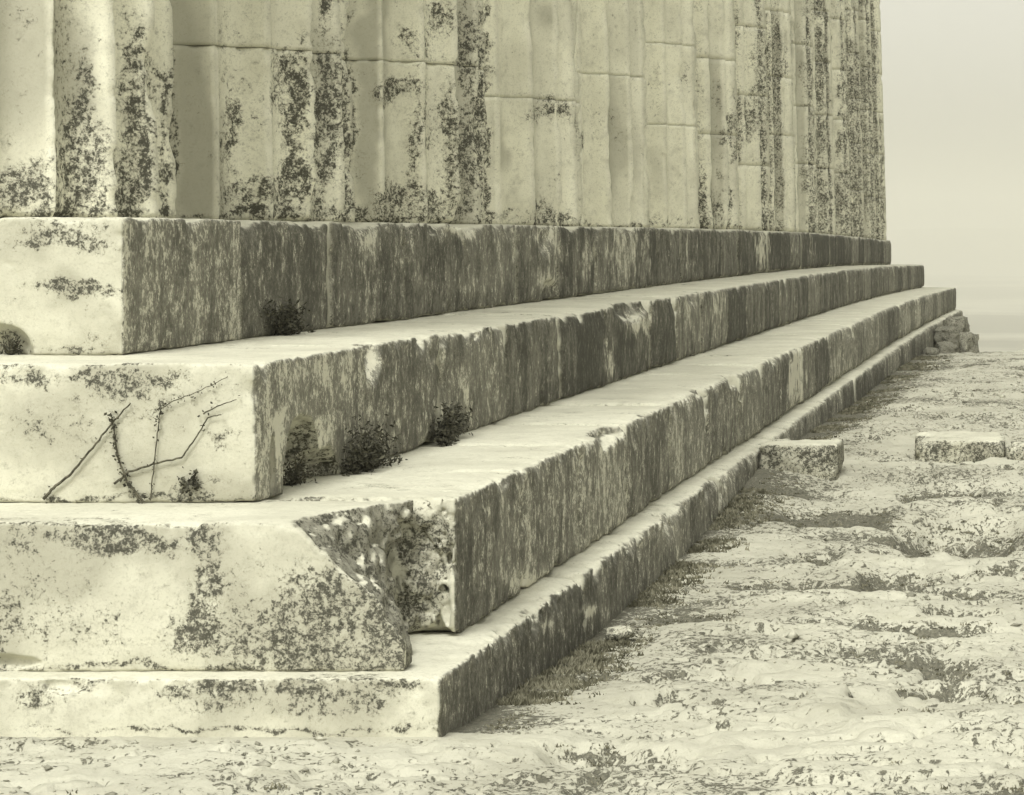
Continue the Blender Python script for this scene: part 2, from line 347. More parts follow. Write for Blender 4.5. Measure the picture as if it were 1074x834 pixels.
def block(name, x0, x1, y0, y1, z0, z1, parent, mat=None, h=None, extra=None, seed=0, chip=1.0, label=None, bend=True, rough=1.0, rot=None, wear=1.0, sdf=None, sidefac=1.0, sidefun=None):
    """one weathered stone block as a worn solid: box, rounded edges, chips, flaking"""
    mat = mat or STONE
    yc = (y0 + y1) / 2
    if h is None: h = .0095 if y0 < 11.5 and chip > 0 and x0 > -6 else min(max(.00115 * y0, .0125), .06)
    pad = 3 * h
    gx = np.arange(x0 - pad, x1 + pad + h, h); gy = np.arange(y0 - pad, y1 + pad + h, h); gz = np.arange(z0 - pad, z1 + pad + h, h)
    X, Y, Z = np.meshgrid(gx, gy, gz, indexing='ij')
    cx, cy, cz = (x0 + x1) / 2, (y0 + y1) / 2, (z0 + z1) / 2
    g_ = .003
    qx = np.abs(X - cx) - (x1 - x0) / 2 + g_; qy = np.abs(Y - cy) - (y1 - y0) / 2 + g_ + .004; qz = np.abs(Z - cz) - (z1 - z0) / 2
    rr = .004 * wear + .2 * h
    ax_, ay_, az_ = qx + rr, qy + rr, qz + rr
    D = np.sqrt(np.maximum(ax_, 0) ** 2 + np.maximum(ay_, 0) ** 2 + np.maximum(az_, 0) ** 2) + np.minimum(np.maximum(np.maximum(ax_, ay_), az_), 0) - rr
    if sdf is not None: D = sdf(X, Y, Z, D)
    band = np.abs(D) < max(.09, 2.5 * h)
    xb, yb, zb = X[band], Y[band], Z[band]; o = seed * 3.71
    q = np.sort(np.stack([qx[band], qy[band], qz[band]]), 0)
    lowf = .30 + .70 * sstep(z0 + .1, z1 - .1, zb)
    edge = lowf * np.exp(np.minimum(q[1], 0) / .035)             # near an arris of the block
    e1 = fbm(xb * 5 + o, yb * 5, zb * 5, 4, .55)
    e2 = fbm(xb * 17 + o, yb * 17, zb * 17, 4, .6)
    e3 = fbm(xb * 1.6 + o, yb * 1.6 + 7, zb * 1.6, 2)
    d = D[band]
    d = d + .003 * (fbm(xb * 60, yb * 60 + o, zb * 60, 2) - .5) + .005 * rough * (e2 - .5) * 2 + .005 * rough * (e1 - .5) + .05 * rough * np.maximum(fbm(xb * 30 + o, yb * 30, zb * 30, 2) - .72, 0)
    edge2 = lowf * np.exp(np.minimum(q[1], 0) / .075)
    d = d + chip * (edge * (np.maximum(e1 - .50, 0) * .22 + np.maximum(e2 - .52, 0) * .12) + edge2 * (np.maximum(e3 - .62, 0) * .22 + np.maximum(e1 - .62, 0) * .30) + edge * np.maximum(fbm(xb * 45 + o, yb * 45, zb * 45, 2) - .55, 0) * .06)
    fl = fbm(yb * 5 + o, xb * 5, zb * 1.8, 3)            # vertical flaking of the faces
    d = d + .008 * rough * np.maximum(fl - .50, 0)
    D = D.copy(); D[band] = d
    if extra is not None: D = extra(X, Y, Z, D)
    V, F = surface_nets(D, (gx[0], gy[0], gz[0]), h)
    # orientation dependent colour, stored on the stone
    N = np.zeros_like(V)
    a, b_, c_, d_ = (V[F[:, i]] for i in range(4))
    fn = np.cross(c_ - a, d_ - b_)
    for i in range(4): np.add.at(N, F[:, i], fn)
    N /= np.maximum(np.linalg.norm(N, axis=1, keepdims=True), 1e-9)
    if bend: V[:, 2] += curve(V[:, 1])
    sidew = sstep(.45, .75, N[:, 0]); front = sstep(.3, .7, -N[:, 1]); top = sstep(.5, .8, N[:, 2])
    drift = fbm(V[:, 0] * 3, V[:, 1] * 3, V[:, 2] * 3, 4)
    if parent is not None and bend and yc < 70:
        lf = blobs(V, FRONT_L) * front + blobs(V, SIDE_L) * sidew * .6 + (.16 + .35 * sstep(.5, .66, drift)) * front
        cl = blobs(V, FRONT_C) * front + blobs(V, SIDE_C) * sidew + (.26 * sstep(17, 11, yc) if z1 > EYE - .6 else .10) * sidew
    else:
        lf = .5 * front * sstep(.45, .7, drift) ; cl = np.zeros(len(V))
    lf = lf + top * (.16 + .5 * sstep(.60, .75, drift))
    lf = lf * (1 - sidew * .5)
    yv = V[:, 1]
    jn = np.exp(-np.minimum(np.abs(yv - y0), np.abs(y1 - yv)) / (.016 + .0009 * yc))
    lf = lf + jn * (1.6 * sidew + .5 * top)
    if sidefun is not None:
        bs = sidefun(V, N); cl = cl * (1 - np.minimum(bs * 1.2, 1)); sidew = np.maximum(sidew * (V[:, 1] > 11.3), bs * .88); lf = np.maximum(lf, bs * (1.0 + .5 * sstep(.4, .6, drift)))  # shade of the broken facet goes in through the lichen and side masks
    o_ = mesh_obj(name, V, F, mat, parent, {"lich_shade": np.clip(lf, 0, 1.4), "tone": (.45 * front + .3) * (.25 + .75 * sstep(.40, .66, drift)) * (1 - top), "clean_lit": np.clip(cl, 0, 1.2), "side": sidew * sidefac})
    if label: o_["label"] = label
    return o_

# --- broken places -------------------------------------------------
def sub_ell(D, X, Y, Z, c, r, ns=0.0, k=9):
    d = (np.sqrt(((X - c[0]) / r[0]) ** 2 + ((Y - c[1]) / r[1]) ** 2 + ((Z - c[2]) / r[2]) ** 2) - 1) * min(r)
    near = np.abs(d) < .12
    if ns:
        nn = np.zeros_like(d); nn[near] = (fbm(X[near] * k, Y[near] * k, Z[near] * k, 4, .6) - .5) * ns
        d = d + nn
    return np.maximum(D, -d)

def sub_ells(L, ns=.06):
    def f(X, Y, Z, D):
        for c, r in L: D = sub_ell(D, X, Y, Z, c, r, ns)
        return D
    return f

def corner_break(X, Y, Z, D):
    """the broken arris of the lowest step: a slanting fracture that takes the upper outer corner"""
    top = ST[2]
    t = np.clip((top - Z) / .51, 0, 1)
    tf = np.interp(t, [0, .14, .33, .55, .82, .95, 1], [-2.70, -2.56, -2.44, -2.31, -2.21, -2.17, -2.16])
    back = -2.39 - .05 * np.sin(t * 3) 
    u = np.clip((Y - 9.9) / .86, 0, 1) 
    xs = tf * (1 - u ** .8) + back * u ** .8
    d = (X - xs) * .72
    near = np.abs(d) < .15
    nn = np.zeros_like(d)
    nn[near] = (fbm(X[near] * 6, Y[near] * 6, Z[near] * 4.2, 5, .58) - .5) * .15 + (fbm(X[near] * 26, Y[near] * 26, Z[near] * 26, 3, .6) - .5) * .012
    D = np.maximum(D, d + nn)
    # small chip in the lower left of its face
    D = sub_ell(D, X, Y, Z, (-3.58, 9.86, ST[3] + .03), (.16, .09, .035), .01)
    return D

def broken_shade(V, N):
    return sstep(.25, .6, N[:, 0]) * (V[:, 1] > 9.93) * .9  # facet turned away from the sun, its shade painted into the colour

def rough_end(X, Y, Z, D):
    """the face laid bare behind the broken corner: deeply pitted"""
    m = (np.abs(D) < .2) & (Y < 10.95)
    n1 = fbm(X[m] * 11, Y[m] * 11, Z[m] * 7, 4, .65); n2 = fbm(X[m] * 4, Y[m] * 4 + 3, Z[m] * 4, 3)
    D = D.copy()
    D[m] += (np.maximum(n1 - .50, 0) * .20 + np.maximum(n2 - .5, 0) * .10 + np.maximum(fbm(X[m] * 24, Y[m] * 24, Z[m] * 18, 3) - .5, 0) * .12) * sstep(10.95, 10.8, Y[m]) * sstep(-2.22, -2.26, X[m])
    return D

notch2 = sub_ells([((-2.86, 11.26, ST[1] - .47), (.42, .28, .25)), ((-2.88, 10.83, ST[1] - .40), (.10, .055, .14)), ((-2.90, 11.55, ST[1] - .50), (.16, .30, .12))])

def long_row(i, name_thing, label, joints, bottom, specials, back=.98, chip=1.0):
    x1 = -SX[i]; t = empty(name_thing, (x1 - .4, SY[i] + .4, bottom if isinstance(bottom, float) else ST[i] - .5))
    tag(t, label, "temple step", "steps of the temple platform")
    seq = list(joints)
    while seq[-1] < SE[i] - 2.4: seq.append(seq[-1] + 1.72 + random.uniform(-.22, .22))
    seq.append(SE[i])
    bot = bottom
    for k in range(len(seq) - 1):
        y0, y1 = seq[k], seq[k + 1]
        ex, lb = specials.get(k, (None, None))
        xb = x1 - back
        b0 = bot(y0) if callable(bot) else bot
        if k == 0: xb = x1 - 1.75 if i != 2 else -4.35
        jx = random.uniform(-.010, .008) if k else 0
        block("step_block", xb, x1 + jx, y0, y1, b0, ST[i] + (random.uniform(-.004, .003) if k else 0), t, extra=ex, seed=i * 50 + k, label=lb, rough=(.45 if k == 0 else 1.0), sidefun=(broken_shade if (i == 2 and k == 0) else None), chip=chip * random.uniform(.8, 1.5) * (.38 if k == 0 else 1))
    return t

st = []
st.append(long_row(0, "stylobate", "top step of the platform, right under the fluted columns, with dark streaked flank", [SY[0], 12.98, 14.55, 16.2, 17.9, 19.6, 21.3], ST[1] - .002,
    {0: (sub_ells([((-4.10, 11.28, ST[1] + .02), (.12, .12, .10))], .03), "pale corner block with lichen bands and a dark hole at its foot"),
     3: (sub_ells([((-3.60, 17.0, ST[0] - .02), (.07, .22, .06))], .03), None),
     5: (sub_ells([((-3.60, 20.7, ST[0] - .05), (.09, .35, .16)), ((-3.58, 20.9, ST[1] + .06), (.1, .4, .1))], .05), None),
     9: (sub_ells([((-3.60, 27.4, ST[0] - .1), (.06, .3, .3))], .05), None)}))
st.append(long_row(1, "upper_step", "second step from the top, scored by dry stems on its pale end face", [SY[1], 12.28, 13.8, 15.5, 17.2, 18.95, 21.0], ST[2] - .002,
    {0: (notch2, "pale corner block crossed by dry stems, its flank hollowed at the foot"),
     1: (sub_ells([((-2.88, 12.45, ST[1] - .02), (.12, .16, .17))], .04), None),
     2: (sub_ells([((-2.88, 13.9, ST[1] - .02), (.07, .12, .05))], .03), None),
     5: (sub_ells([((-2.88, 20.2, ST[1] - .02), (.15, .9, .12))], .08), "block with a long bite broken out of its upper edge"),
     6: (sub_ells([((-2.88, 22.6, ST[1] - .02), (.08, .6, .12))], .06), None)}))
brk3 = {0: (corner_break, "corner block with its outer end broken away on a slant"),
        1: (rough_end, "block behind the broken corner with a deeply pitted end"),
        3: (sub_ells([((-2.19, 14.6, ST[2] - .01), (.12, .5, .07)), ((-2.19, 15.6, ST[2] - .01), (.1, .3, .05))], .07), None),
        5: (sub_ells([((-2.19, 18.6, ST[2] - .01), (.10, .5, .06))], .06), None),
        6: (sub_ells([((-2.19, 20.6, ST[2] - .01), (.16, .6, .10))], .08), None)}
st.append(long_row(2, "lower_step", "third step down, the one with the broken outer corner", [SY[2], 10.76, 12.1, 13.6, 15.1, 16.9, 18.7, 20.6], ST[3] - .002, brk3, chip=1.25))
st.append(long_row(3, "foundation_course", "lowest thin course of slabs, resting on the bedrock", [SY[3], 11.2, 12.8, 14.5, 16.2, 18.0, 20.1],
    lambda y: EYE - (2.0 if y < 38 else 3.1), {0: (sub_ells([((-3.33, 9.74, ST[3] - .02), (.09, .05, .035)), ((-2.02, 9.70, ST[3] + .01), (.07, .10, .05))], .03), None),
    5: (sub_ells([((-2.04, 19.2, ST[3]), (.05, .5, .05))], .05), None)}, back=.5, chip=1.3))
# the end face of the platform runs on to the left, outside the picture
for i, t in enumerate(st):
    xs = -SX[i] - 1.75 if i != 2 else -4.35
    dep = .98
    zb = ST[i + 1] - .002 if i < 3 else EYE - 2.0
    while xs > -11:
        nx = xs - 1.8
        block("step_block", nx, xs, SY[i], SY[i] + dep, zb, ST[i], t, h=.05, seed=300 + i * 10 + int(-xs)); xs = nx
# floor of the platform behind the edge blocks
def slab(name, x0, x1, y0, y1, z0, z1, mat):
    ys = np.linspace(y0, y1, 60); V = []; F = []
    for y in ys:
        for (x, z) in ((x0, z0), (x1, z0), (x1, z1), (x0, z1)): V.append((x, y, z + float(curve(y))))
    n = len(ys)
    for k in range(n - 1):
        for j in range(4):
            a, b = k * 4 + j, k * 4 + (j + 1) % 4
            F.append((a, a + 4, b + 4, b))
    F.append((0, 1, 2, 3)); q = (n - 1) * 4; F.append((q + 3, q + 2, q + 1, q))
    return mesh_obj(name, V, F, mat, smooth=False)
tag(slab("temple_floor", -11, -4.56, 12.25, 64.9, EYE - 1.6, ST[0] - .004, STONE), kind="structure")

# ------------------------------------------------------------------ columns
def column(idx, yc, label):
    R0, R1, H = .95, .745, 10.4
    xc = -SX[0] - (.075 - .04 * min(1, idx / 6)) - R0
    zb = ST[0] + float(curve(yc)) + .001
    t = empty("fluted_column", (xc, yc, zb))
    tag(t, label, "column", "fluted columns along the flank of the temple")
    seg = 12 if idx < 3 else (10 if idx < 6 else 6)
    n = 20 * seg
    th = np.arange(n) / n * 2 * math.pi + R(13.5 if idx == 1 else 12.0)
    fr = (np.arange(n) % seg) / seg
    z = 0.0; k = 0
    rs = random.Random(idx * 7 + 3)
    while z < H - .3:
        dh = rs.uniform(.82, .98)
        if k == 0: dh = {0: 1.16, 1: .875, 2: 1.02, 3: .97, 4: 1.36}.get(idx, rs.uniform(.8, 1.4))
        if z + dh > H - .5: dh = H - z
        vis = z < 250 / FPX * (yc + 3) + .4
        dz = (.022 if idx < 3 else .03 if idx < 6 else .06) if vis else .3
        m = max(3, int(dh / dz))
        zz = np.linspace(0.001, dh - .001, m); ZZ = np.concatenate([[zz[0]], zz, [zz[-1]]]) + z
        TH, Zg = np.meshgrid(th, ZZ)
        FR = np.broadcast_to(fr, TH.shape)
        f = Zg / H; Rr = R0 + (R1 - R0) * (f ** 1.15)
        depth = .098 * (Rr / R0)
        r = Rr * np.cos(np.pi / 20) / np.cos((FR - .5) * np.pi / 10) - depth * (1 - (2 * FR - 1) ** 2) ** .85
        px_ = xc + r * np.cos(TH); py_ = yc + r * np.sin(TH)
        e1 = fbm(px_ * 5 + idx, py_ * 5, Zg * 3.2, 4, .6); e2 = fbm(px_ * 18, py_ * 18, Zg * 14, 3, .6); e0 = fbm(px_ * 1.5 + 9, py_ * 1.5, Zg * 1.3 + idx, 3)
        arr = np.exp(-np.minimum(FR, 1 - FR) / .07)
        r = r - arr * (np.maximum(e1 - .52, 0) * .20 + np.maximum(e2 - .5, 0) * .05) - (e1 - .5) * .012 - np.maximum(e0 - .66, 0) * .2 - (e2 - .5) * .006
        dj = np.minimum(Zg - z, z + dh - Zg)
        r = r - np.exp(-dj / .012) * (np.maximum(e1 - .50, 0) * .10 + np.maximum(e2 - .52, 0) * .10) * (1.5 if (k < 1 and idx < 3) else .12)
        cg = .012 if idx < 3 or rs.random() < .25 else .003
        r[0] = r[1] - cg; r[-1] = r[-2] - cg
        lean = -.010 * Zg
        V = np.stack([xc + r * np.cos(TH) + lean, yc + r * np.sin(TH), zb + Zg], -1).reshape(-1, 3)
        rows = len(ZZ)
        I, J = np.meshgrid(np.arange(rows - 1), np.arange(n), indexing='ij')
        F = np.stack([I * n + J, I * n + (J + 1) % n, (I + 1) * n + (J + 1) % n, (I + 1) * n + J], -1).reshape(-1, 4)
        # end caps as a fan of quads
        cb = len(V); V = np.concatenate([V, [[xc - .01 * z, yc, zb + z + .002], [xc - .01 * (z + dh), yc, zb + z + dh - .002]]])
        j = np.arange(0, n, 2)
        F = np.concatenate([F, np.stack([np.full(len(j), cb), (j + 2) % n, j + 1, j], -1),
                            np.stack([np.full(len(j), cb + 1), (rows - 1) * n + j, (rows - 1) * n + j + 1, (rows - 1) * n + (j + 2) % n], -1)])
        drift = fbm(V[:, 0] * 2, V[:, 1] * 2, V[:, 2] * 1.2 + idx, 4)
        visw = 1.0 if vis else 0.0
        # each flute: shading painted into the colour, one side darker, the arris lighter
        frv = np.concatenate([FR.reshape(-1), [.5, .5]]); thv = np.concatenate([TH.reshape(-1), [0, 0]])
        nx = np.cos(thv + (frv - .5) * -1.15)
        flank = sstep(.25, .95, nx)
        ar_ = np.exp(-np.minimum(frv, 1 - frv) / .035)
        fi = np.concatenate([np.broadcast_to(np.arange(n) // seg, TH.shape).reshape(-1), [0, 0]])
        rt = np.random.default_rng(idx * 31 + k); ft = rt.uniform(-.16, .14, 20)[fi]; fl_ = rt.uniform(-.12, .2, 20)[fi]
        rt2 = np.random.default_rng(idx * 77); ft = ft + rt2.uniform(-.5, .62, 20)[fi]; fl_ = fl_ + rt2.uniform(-.25, .35, 20)[fi]
        if idx > 5: fl_ = fl_ + rt2.uniform(-.5, .75, 20)[fi]
        arris_shade = np.exp(-frv / .11) * (frv > .02)  # dark strip along one side of each arris, painted as its shade
        up = .55 + .45 * np.exp(-np.maximum(V[:, 2] - zb, 0) / .45)
        lf = fl_ * up + .4 * arris_shade + (.5 * arris_shade if idx > 5 else 0) + .25 * np.exp(-(V[:, 2] - zb) / .12) + blobs(V, COL_L) * visw * (1.3 if idx < 6 else .95) + (.30 + .6 * sstep(.52, .68, drift)) * (.45 if vis else 1) + (.15 if idx > 6 else 0)
        mesh_obj("drum", V, F, COLUMN, t, {"lich_shade": np.clip(lf, 0, 1.15), "tone": np.clip(blobs(V, COL_T) * visw + .25 * sstep(.5, .7, drift) + .12 * flank + ft - .1 + .6 * arris_shade - .6 * ar_, 0, 1), "clean_lit": np.clip(blobs(V, COL_C) * visw + ar_ * .55, 0, 1), "side": np.zeros(len(V))})
        z += dh; k += 1
    return t
PHASE = 6.0
col_y = [12.1, 15.2, 18.85] + [18.85 + 3.765 * k for k in range(1, 13)]
ORD = ["third", "fourth", "fifth", "sixth", "seventh", "eighth", "ninth", "tenth", "eleventh", "twelfth", "thirteenth", "fourteenth"]
labs = ["nearest fluted column, above the pale corner block, widest in view",
        "second fluted column, with a smooth grey flute beside the nearest column"] + \
       ["%s fluted column counting back from the near corner" % o for o in ORD] + ["farthest fluted column, its edge against the open sky"]
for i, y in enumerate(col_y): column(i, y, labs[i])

# ------------------------------------------------------------------ ground
def ground_h(x, y, fine=True):
    b = np.interp(y, [0, 8.5, 10, 12, 16, 24, 34, 46, 56, 66, 90, 200, 500, 2500], [.05, .04, .035, -.04, -.05, .11, .03, -.10, -.65, -1.15, -3.5, -60, -100, -100])
    # the rock is bare and a little higher before the end face, lower along the flank
    b = b + .05 * sstep(-1.5, -2.6, x) * sstep(11, 9.5, y)
    away = np.maximum(np.abs(x) - 40, 0) * .5
    b = b - np.minimum(away, 90) * sstep(20, 0, np.abs(y - 30) * 0)
    n1 = fbm(x * .45, y * .4, x * 0 + 3.3, 4)
    out = b + (n1 - .5) * .09
    if fine:
        t = fbm(x * .95 + y * .25 + 9, y * .75 - x * .3, x * 0 + 7.7, 5) * 8
        st_ = np.floor(t) + sstep(.80, 1.0, t - np.floor(t))
        out = out + (st_ / 8 - .5) * .20
        out = out + (fbm(x * 3, y * 4, x * 0 + 1.1, 4) - .5) * .03 + (fbm(x * 16, y * 12, x * 0 + 5.1, 3) - .5) * .022 - np.maximum(.06 - np.abs(fbm(x * 3, y * 5, x * 0 + 8.1, 4) - .5), 0) * .5
        p = fbm(x * 2.2 + 40, y * 2.6, x * 0 + 2.1, 4)
        out = out - np.maximum(p - .60, 0) * .55
    return out
s = np.arange(-.66, .42, .00165)
rowsD = [6.0]
while rowsD[-1] < 78: rowsD.append(rowsD[-1] * 1.0030)
rowsD = np.array(rowsD)
SG, DG = np.meshgrid(s, rowsD)
GX = SG * DG; GY = DG
GZ = ground_h(GX, GY)
# keep the rock from swallowing the lowest course
wall = sstep(.7, .05, np.maximum(GX + SX[3], 0) + np.maximum(9.75 - GY, 0) * 2)
cap = np.interp(GY, [0, 9.5, 10.5, 13, 17, 20, 24, 30, 40, 46, 66], [.035, .035, -.02, -.09, -.06, .10, .07, -.02, -.04, -.13, -1.1])
GZ = GZ * (1 - wall * .8) + cap * wall * .8
GZ = np.where((GX < -SX[3] + .1) & (GY > 9.7), np.minimum(GZ, cap), GZ)
# two deeper crevices in the rock at the right
def crev(px, py, rx, ry, dep):
    global GZ
    D_ = 1.74 * FPX / (py - 250); X_ = (px - 1104) * D_ / FPX
    wx = rx * D_ / FPX; wy = ry * D_ * D_ / (1.74 * FPX)
    w = (fbm(GX * 5, GY * 5, GX * 0, 3) - .5) * .7
    GZ = GZ - dep * np.exp(-((GX - X_) / wx) ** 4 - ((GY - D_) / wy + w * 1.2) ** 2)
    return X_, D_, wx, wy
CR = [crev(1010, 556, 58, 13, .30), crev(940, 601, 34, 9, .20), crev(870, 540, 60, 6, .10), crev(985, 520, 40, 5, .08), crev(830, 610, 60, 4, .06), crev(960, 655, 60, 4, .06), crev(905, 745, 14, 5, .12), crev(1000, 700, 26, 5, .10), crev(838, 745, 12, 3, .10), crev(70, 772, 55, 4, .08), crev(880, 545, 50, 5, .08), crev(730, 640, 40, 6, .05), crev(850, 580, 30, 4, .10)]
pit = fbm(GX * 2.2 + 40, GY * 2.6, GX * 0 + 2.1, 4)
dz_dy = np.gradient(GZ, axis=0) / np.gradient(GY, axis=0)
dirt_shade = sstep(.58, .68, pit) * .20 + .62 * np.exp(-np.maximum(GX + SX[3] - .02, 0) / (.13 + .006 * GY)) * (GY > 9.9)  # dirt at the wall foot, and shade painted into the pits
dirt_shade = dirt_shade + .22 * sstep(.25, .8, dz_dy)  # slopes facing the camera painted darker, as ledges in shade
for (X_, D_, wx, wy) in CR: dirt_shade = dirt_shade + .9 * np.exp(-((GX - X_) / wx) ** 4 - ((GY - D_) / (wy * .8)) ** 2)  # crevice dirt with the shade under the ledges painted in
# bare, swept rock patches
def bare(px, py, rx, ry, a=.25):
    global dirt_shade
    D_ = 1.74 * FPX / (py - 250); X_ = (px - 1104) * D_ / FPX
    dirt_shade = dirt_shade - a * np.exp(-((GX - X_) * FPX / D_ / rx) ** 2 - ((GY - D_) / (ry * D_ * D_ / (1.74 * FPX))) ** 2)
bare(650, 740, 120, 22); bare(720, 585, 70, 26, .3); bare(640, 640, 50, 16, .2); bare(850, 500, 60, 10, .2); bare(760, 800, 120, 14, .25); bare(800, 700, 60, 16, .2); bare(300, 800, 230, 22, .2); bare(900, 790, 150, 24, .2); bare(700, 600, 60, 20, .15); bare(1010, 640, 60, 20, .1); bare(960, 480, 60, 12, .1); bare(250, 785, 200, 14, .15)
V = np.stack([GX, GY, GZ], -1).reshape(-1, 3); nr, nc = GX.shape
I, J = np.meshgrid(np.arange(nr - 1), np.arange(nc - 1), indexing='ij')
F = np.stack([I * nc + J, I * nc + J + 1, (I + 1) * nc + J + 1, (I + 1) * nc + J], -1).reshape(-1, 4)
tag(mesh_obj("ground", V, F, GROUND, attrs={"dirt_shade": np.clip(dirt_shade, -.35, 1.1).ravel()}), kind="structure")
# wide sheet: surroundings and the plain below the citadel, out to the horizon
def axis(lim, near):
    a = list(np.linspace(-near, near, 61)); v = near; st_ = near / 30
    while v < lim: st_ *= 1.13; v += st_; a.append(v); a.insert(0, -v)
    return np.array(a)
wx_ = axis(11500, 60); wy_ = axis(11500, 60) + 20
WX, WY = np.meshgrid(wx_, wy_)
dist = np.hypot(WX * .8, WY - 25)
WZ = np.interp(dist, [0, 25, 45, 60, 90, 200, 500, 20000], [-.25, -.4, -1.0, -1.9, -5, -50, -100, -100])
inpatch = (WY > 4) & (WY < 80) & (WX > -.7 * WY) & (WX < .45 * WY)
WZ = np.where(inpatch, np.minimum(WZ, ground_h(WX, WY, False) - .6), WZ)
WZ = WZ + (fbm(WX / 700, WY / 700, WX * 0 + 4, 4) - .5) * 30 * sstep(300, 1500, dist)
V = np.stack([WX, WY, WZ], -1).reshape(-1, 3); nr, nc = WX.shape
I, J = np.meshgrid(np.arange(nr - 1), np.arange(nc - 1), indexing='ij')
F = np.stack([I * nc + J, I * nc + J + 1, (I + 1) * nc + J + 1, (I + 1) * nc + J], -1).reshape(-1, 4)
tag(mesh_obj("plain", V, F, FAR, attrs={}), kind="structure")
# far hills
hx = np.linspace(-6000, 5000, 240); hy = np.linspace(8200, 11000, 40)
HX, HY = np.meshgrid(hx, hy)
prof = fbm(HX / 2300 + 3, HX * 0, HX * 0 + 2, 4)
HZ = -120 + (np.sin(np.clip((HY - 8200) / 2800, 0, 1) * math.pi)) * (95 + 150 * prof) 
HZ += (fbm(HX / 500, HY / 500, HX * 0, 4) - .5) * 40
V = np.stack([HX, HY, HZ], -1).reshape(-1, 3); nr, nc = HX.shape
I, J = np.meshgrid(np.arange(nr - 1), np.arange(nc - 1), indexing='ij')
F = np.stack([I * nc + J, I * nc + J + 1, (I + 1) * nc + J + 1, (I + 1) * nc + J], -1).reshape(-1, 4)
tag(mesh_obj("hills", V, F, HILLM), kind="structure")

# haze: one closed box of even, thin air
def box_obj(name, x0, x1, y0, y1, z0, z1, mat):
    V = [(x, y, z) for z in (z0, z1) for (x, y) in ((x0, y0), (x1, y0), (x1, y1), (x0, y1))]
    F = [(3, 2, 1, 0), (4, 5, 6, 7), (0, 1, 5, 4), (1, 2, 6, 5), (2, 3, 7, 6), (3, 0, 4, 7)]
    return mesh_obj(name, V, F, mat, smooth=False)
hm = bpy.data.materials.new("haze_air"); hm.use_nodes = True
hn = hm.node_tree.nodes; hl = hm.node_tree.links
for nd in list(hn):
    if nd.type == 'BSDF_PRINCIPLED': hn.remove(nd)
pv = hn.new("ShaderNodeVolumePrincipled"); pv.inputs["Color"].default_value = (.99, .98, .90, 1)
pv.inputs["Density"].default_value = .00038; pv.inputs["Anisotropy"].default_value = .2
outn = [q for q in hn if q.type == 'OUTPUT_MATERIAL'][0]
hl.new(pv.outputs[0], outn.inputs["Volume"])
tag(box_obj("haze", -12500, 12500, -12500, 12500, -160, 175, hm), kind="stuff")

# ------------------------------------------------------------------ loose stones
def P(px, py, z):
    """point of the ground plane height z seen at a place of the photograph"""
    y = (EYE - z) * FPX / (py - PY0); return ((px - PX0) * y / FPX, y, z)
def stone(name, label, cat, x0, x1, y0, y1, z0, z1, group=None, h=.02, seed=0, wear=2.0, rz=0, rough=2.2, extra=None, dark=1.0):
    o = block(name, x0, x1, y0, y1, z0, z1, None, h=h, seed=seed, chip=2.0, bend=False, wear=wear, rough=rough * 1.6, sidefac=.6, extra=extra)
    cx, cy = (x0 + x1) / 2, (y0 + y1) / 2
    me = o.data; co = np.zeros(len(me.vertices) * 3, dtype=np.float32); me.vertices.foreach_get("co", co); co = co.reshape(-1, 3)
    co -= np.array([cx, cy, z0]); me.vertices.foreach_set("co", co.ravel()); me.update()
    # lichen over the weathered front
    a = me.attributes["lich_shade"]; v = np.zeros(len(co), dtype=np.float32); a.data.foreach_get("value", v)
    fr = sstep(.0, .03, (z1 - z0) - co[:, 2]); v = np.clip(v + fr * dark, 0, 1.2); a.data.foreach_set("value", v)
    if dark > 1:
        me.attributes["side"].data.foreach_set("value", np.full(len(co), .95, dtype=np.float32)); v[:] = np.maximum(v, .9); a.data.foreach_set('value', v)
    o.location = (cx, cy, z0); o.rotation_euler = (R(rz * .3), R(rz * .4), R(rz))
    tag(o, label, cat, group)
    return o
stone("stone_block", "squared block set against the lowest course, with its near face dark and pale top", "stone block", -2.05, -1.49, 20.2, 20.75, -.12, .268, h=.022, seed=801, rz=0)
stone("stone_block", "weathered block lying alone at the right edge, its near face dark", "stone block", -1.05, -.36, 21.6, 22.5, -.14, .20, h=.022, seed=805, rz=2)
stone("stone_block", "pale piece of stone against the right end of the lone block", "stone block", -.33, -.10, 21.5, 22.3, -.14, .17, h=.025, seed=809, rz=-2)
# tumbled stones at the far corner
FARS = [("large dark tumbled stone touching the far end of the steps", -2.05, -1.62, 50.3, 51.2, -.5, .14, 811),
        ("upright tumbled stone at the right end of the far heap", -1.66, -1.34, 50.6, 51.2, -.5, .06, 812),
        ("top stone of the far heap, square against the haze", -1.90, -1.50, 50.9, 51.6, -.02, .32, 813),
        ("low rounded stone in front of the far heap", -1.95, -1.62, 48.0, 48.7, -.5, -.05, 814),
        ("small stone at the left foot of the far heap", -2.06, -1.82, 45.4, 46.0, -.4, -.02, 815)]
for lb, a, b_, c_, d_, e_, f_, sd_ in FARS:
    stone("tumbled_stone", lb, "stone", a, b_, c_, d_, e_, f_, "tumbled stones at the far corner", h=.04, seed=sd_, wear=16, rz=random.uniform(-25, 25), rough=7, dark=1.3)
def pebble(px, py, w, hh, lb, sd_, gz):
    x, y, _ = P(px, py, gz); wv = w * y / FPX / 2; hv = hh * y / FPX
    stone("loose_stone", lb, "stone", x - wv, x + wv, y - wv * .6, y + wv * .6, gz - .04, gz + hv, "loose stones along the foot of the steps", h=max(.009, wv / 12), seed=sd_, wear=3.0, rz=random.uniform(-20, 20), rough=.5)
pebble(660, 668, 62, 14, "low grey stone lying beside the near end of the flank", 821, -.05)
pebble(755, 530, 26, 14, "rounded pale stone at the foot of the flank before the squared block", 822, -.07)
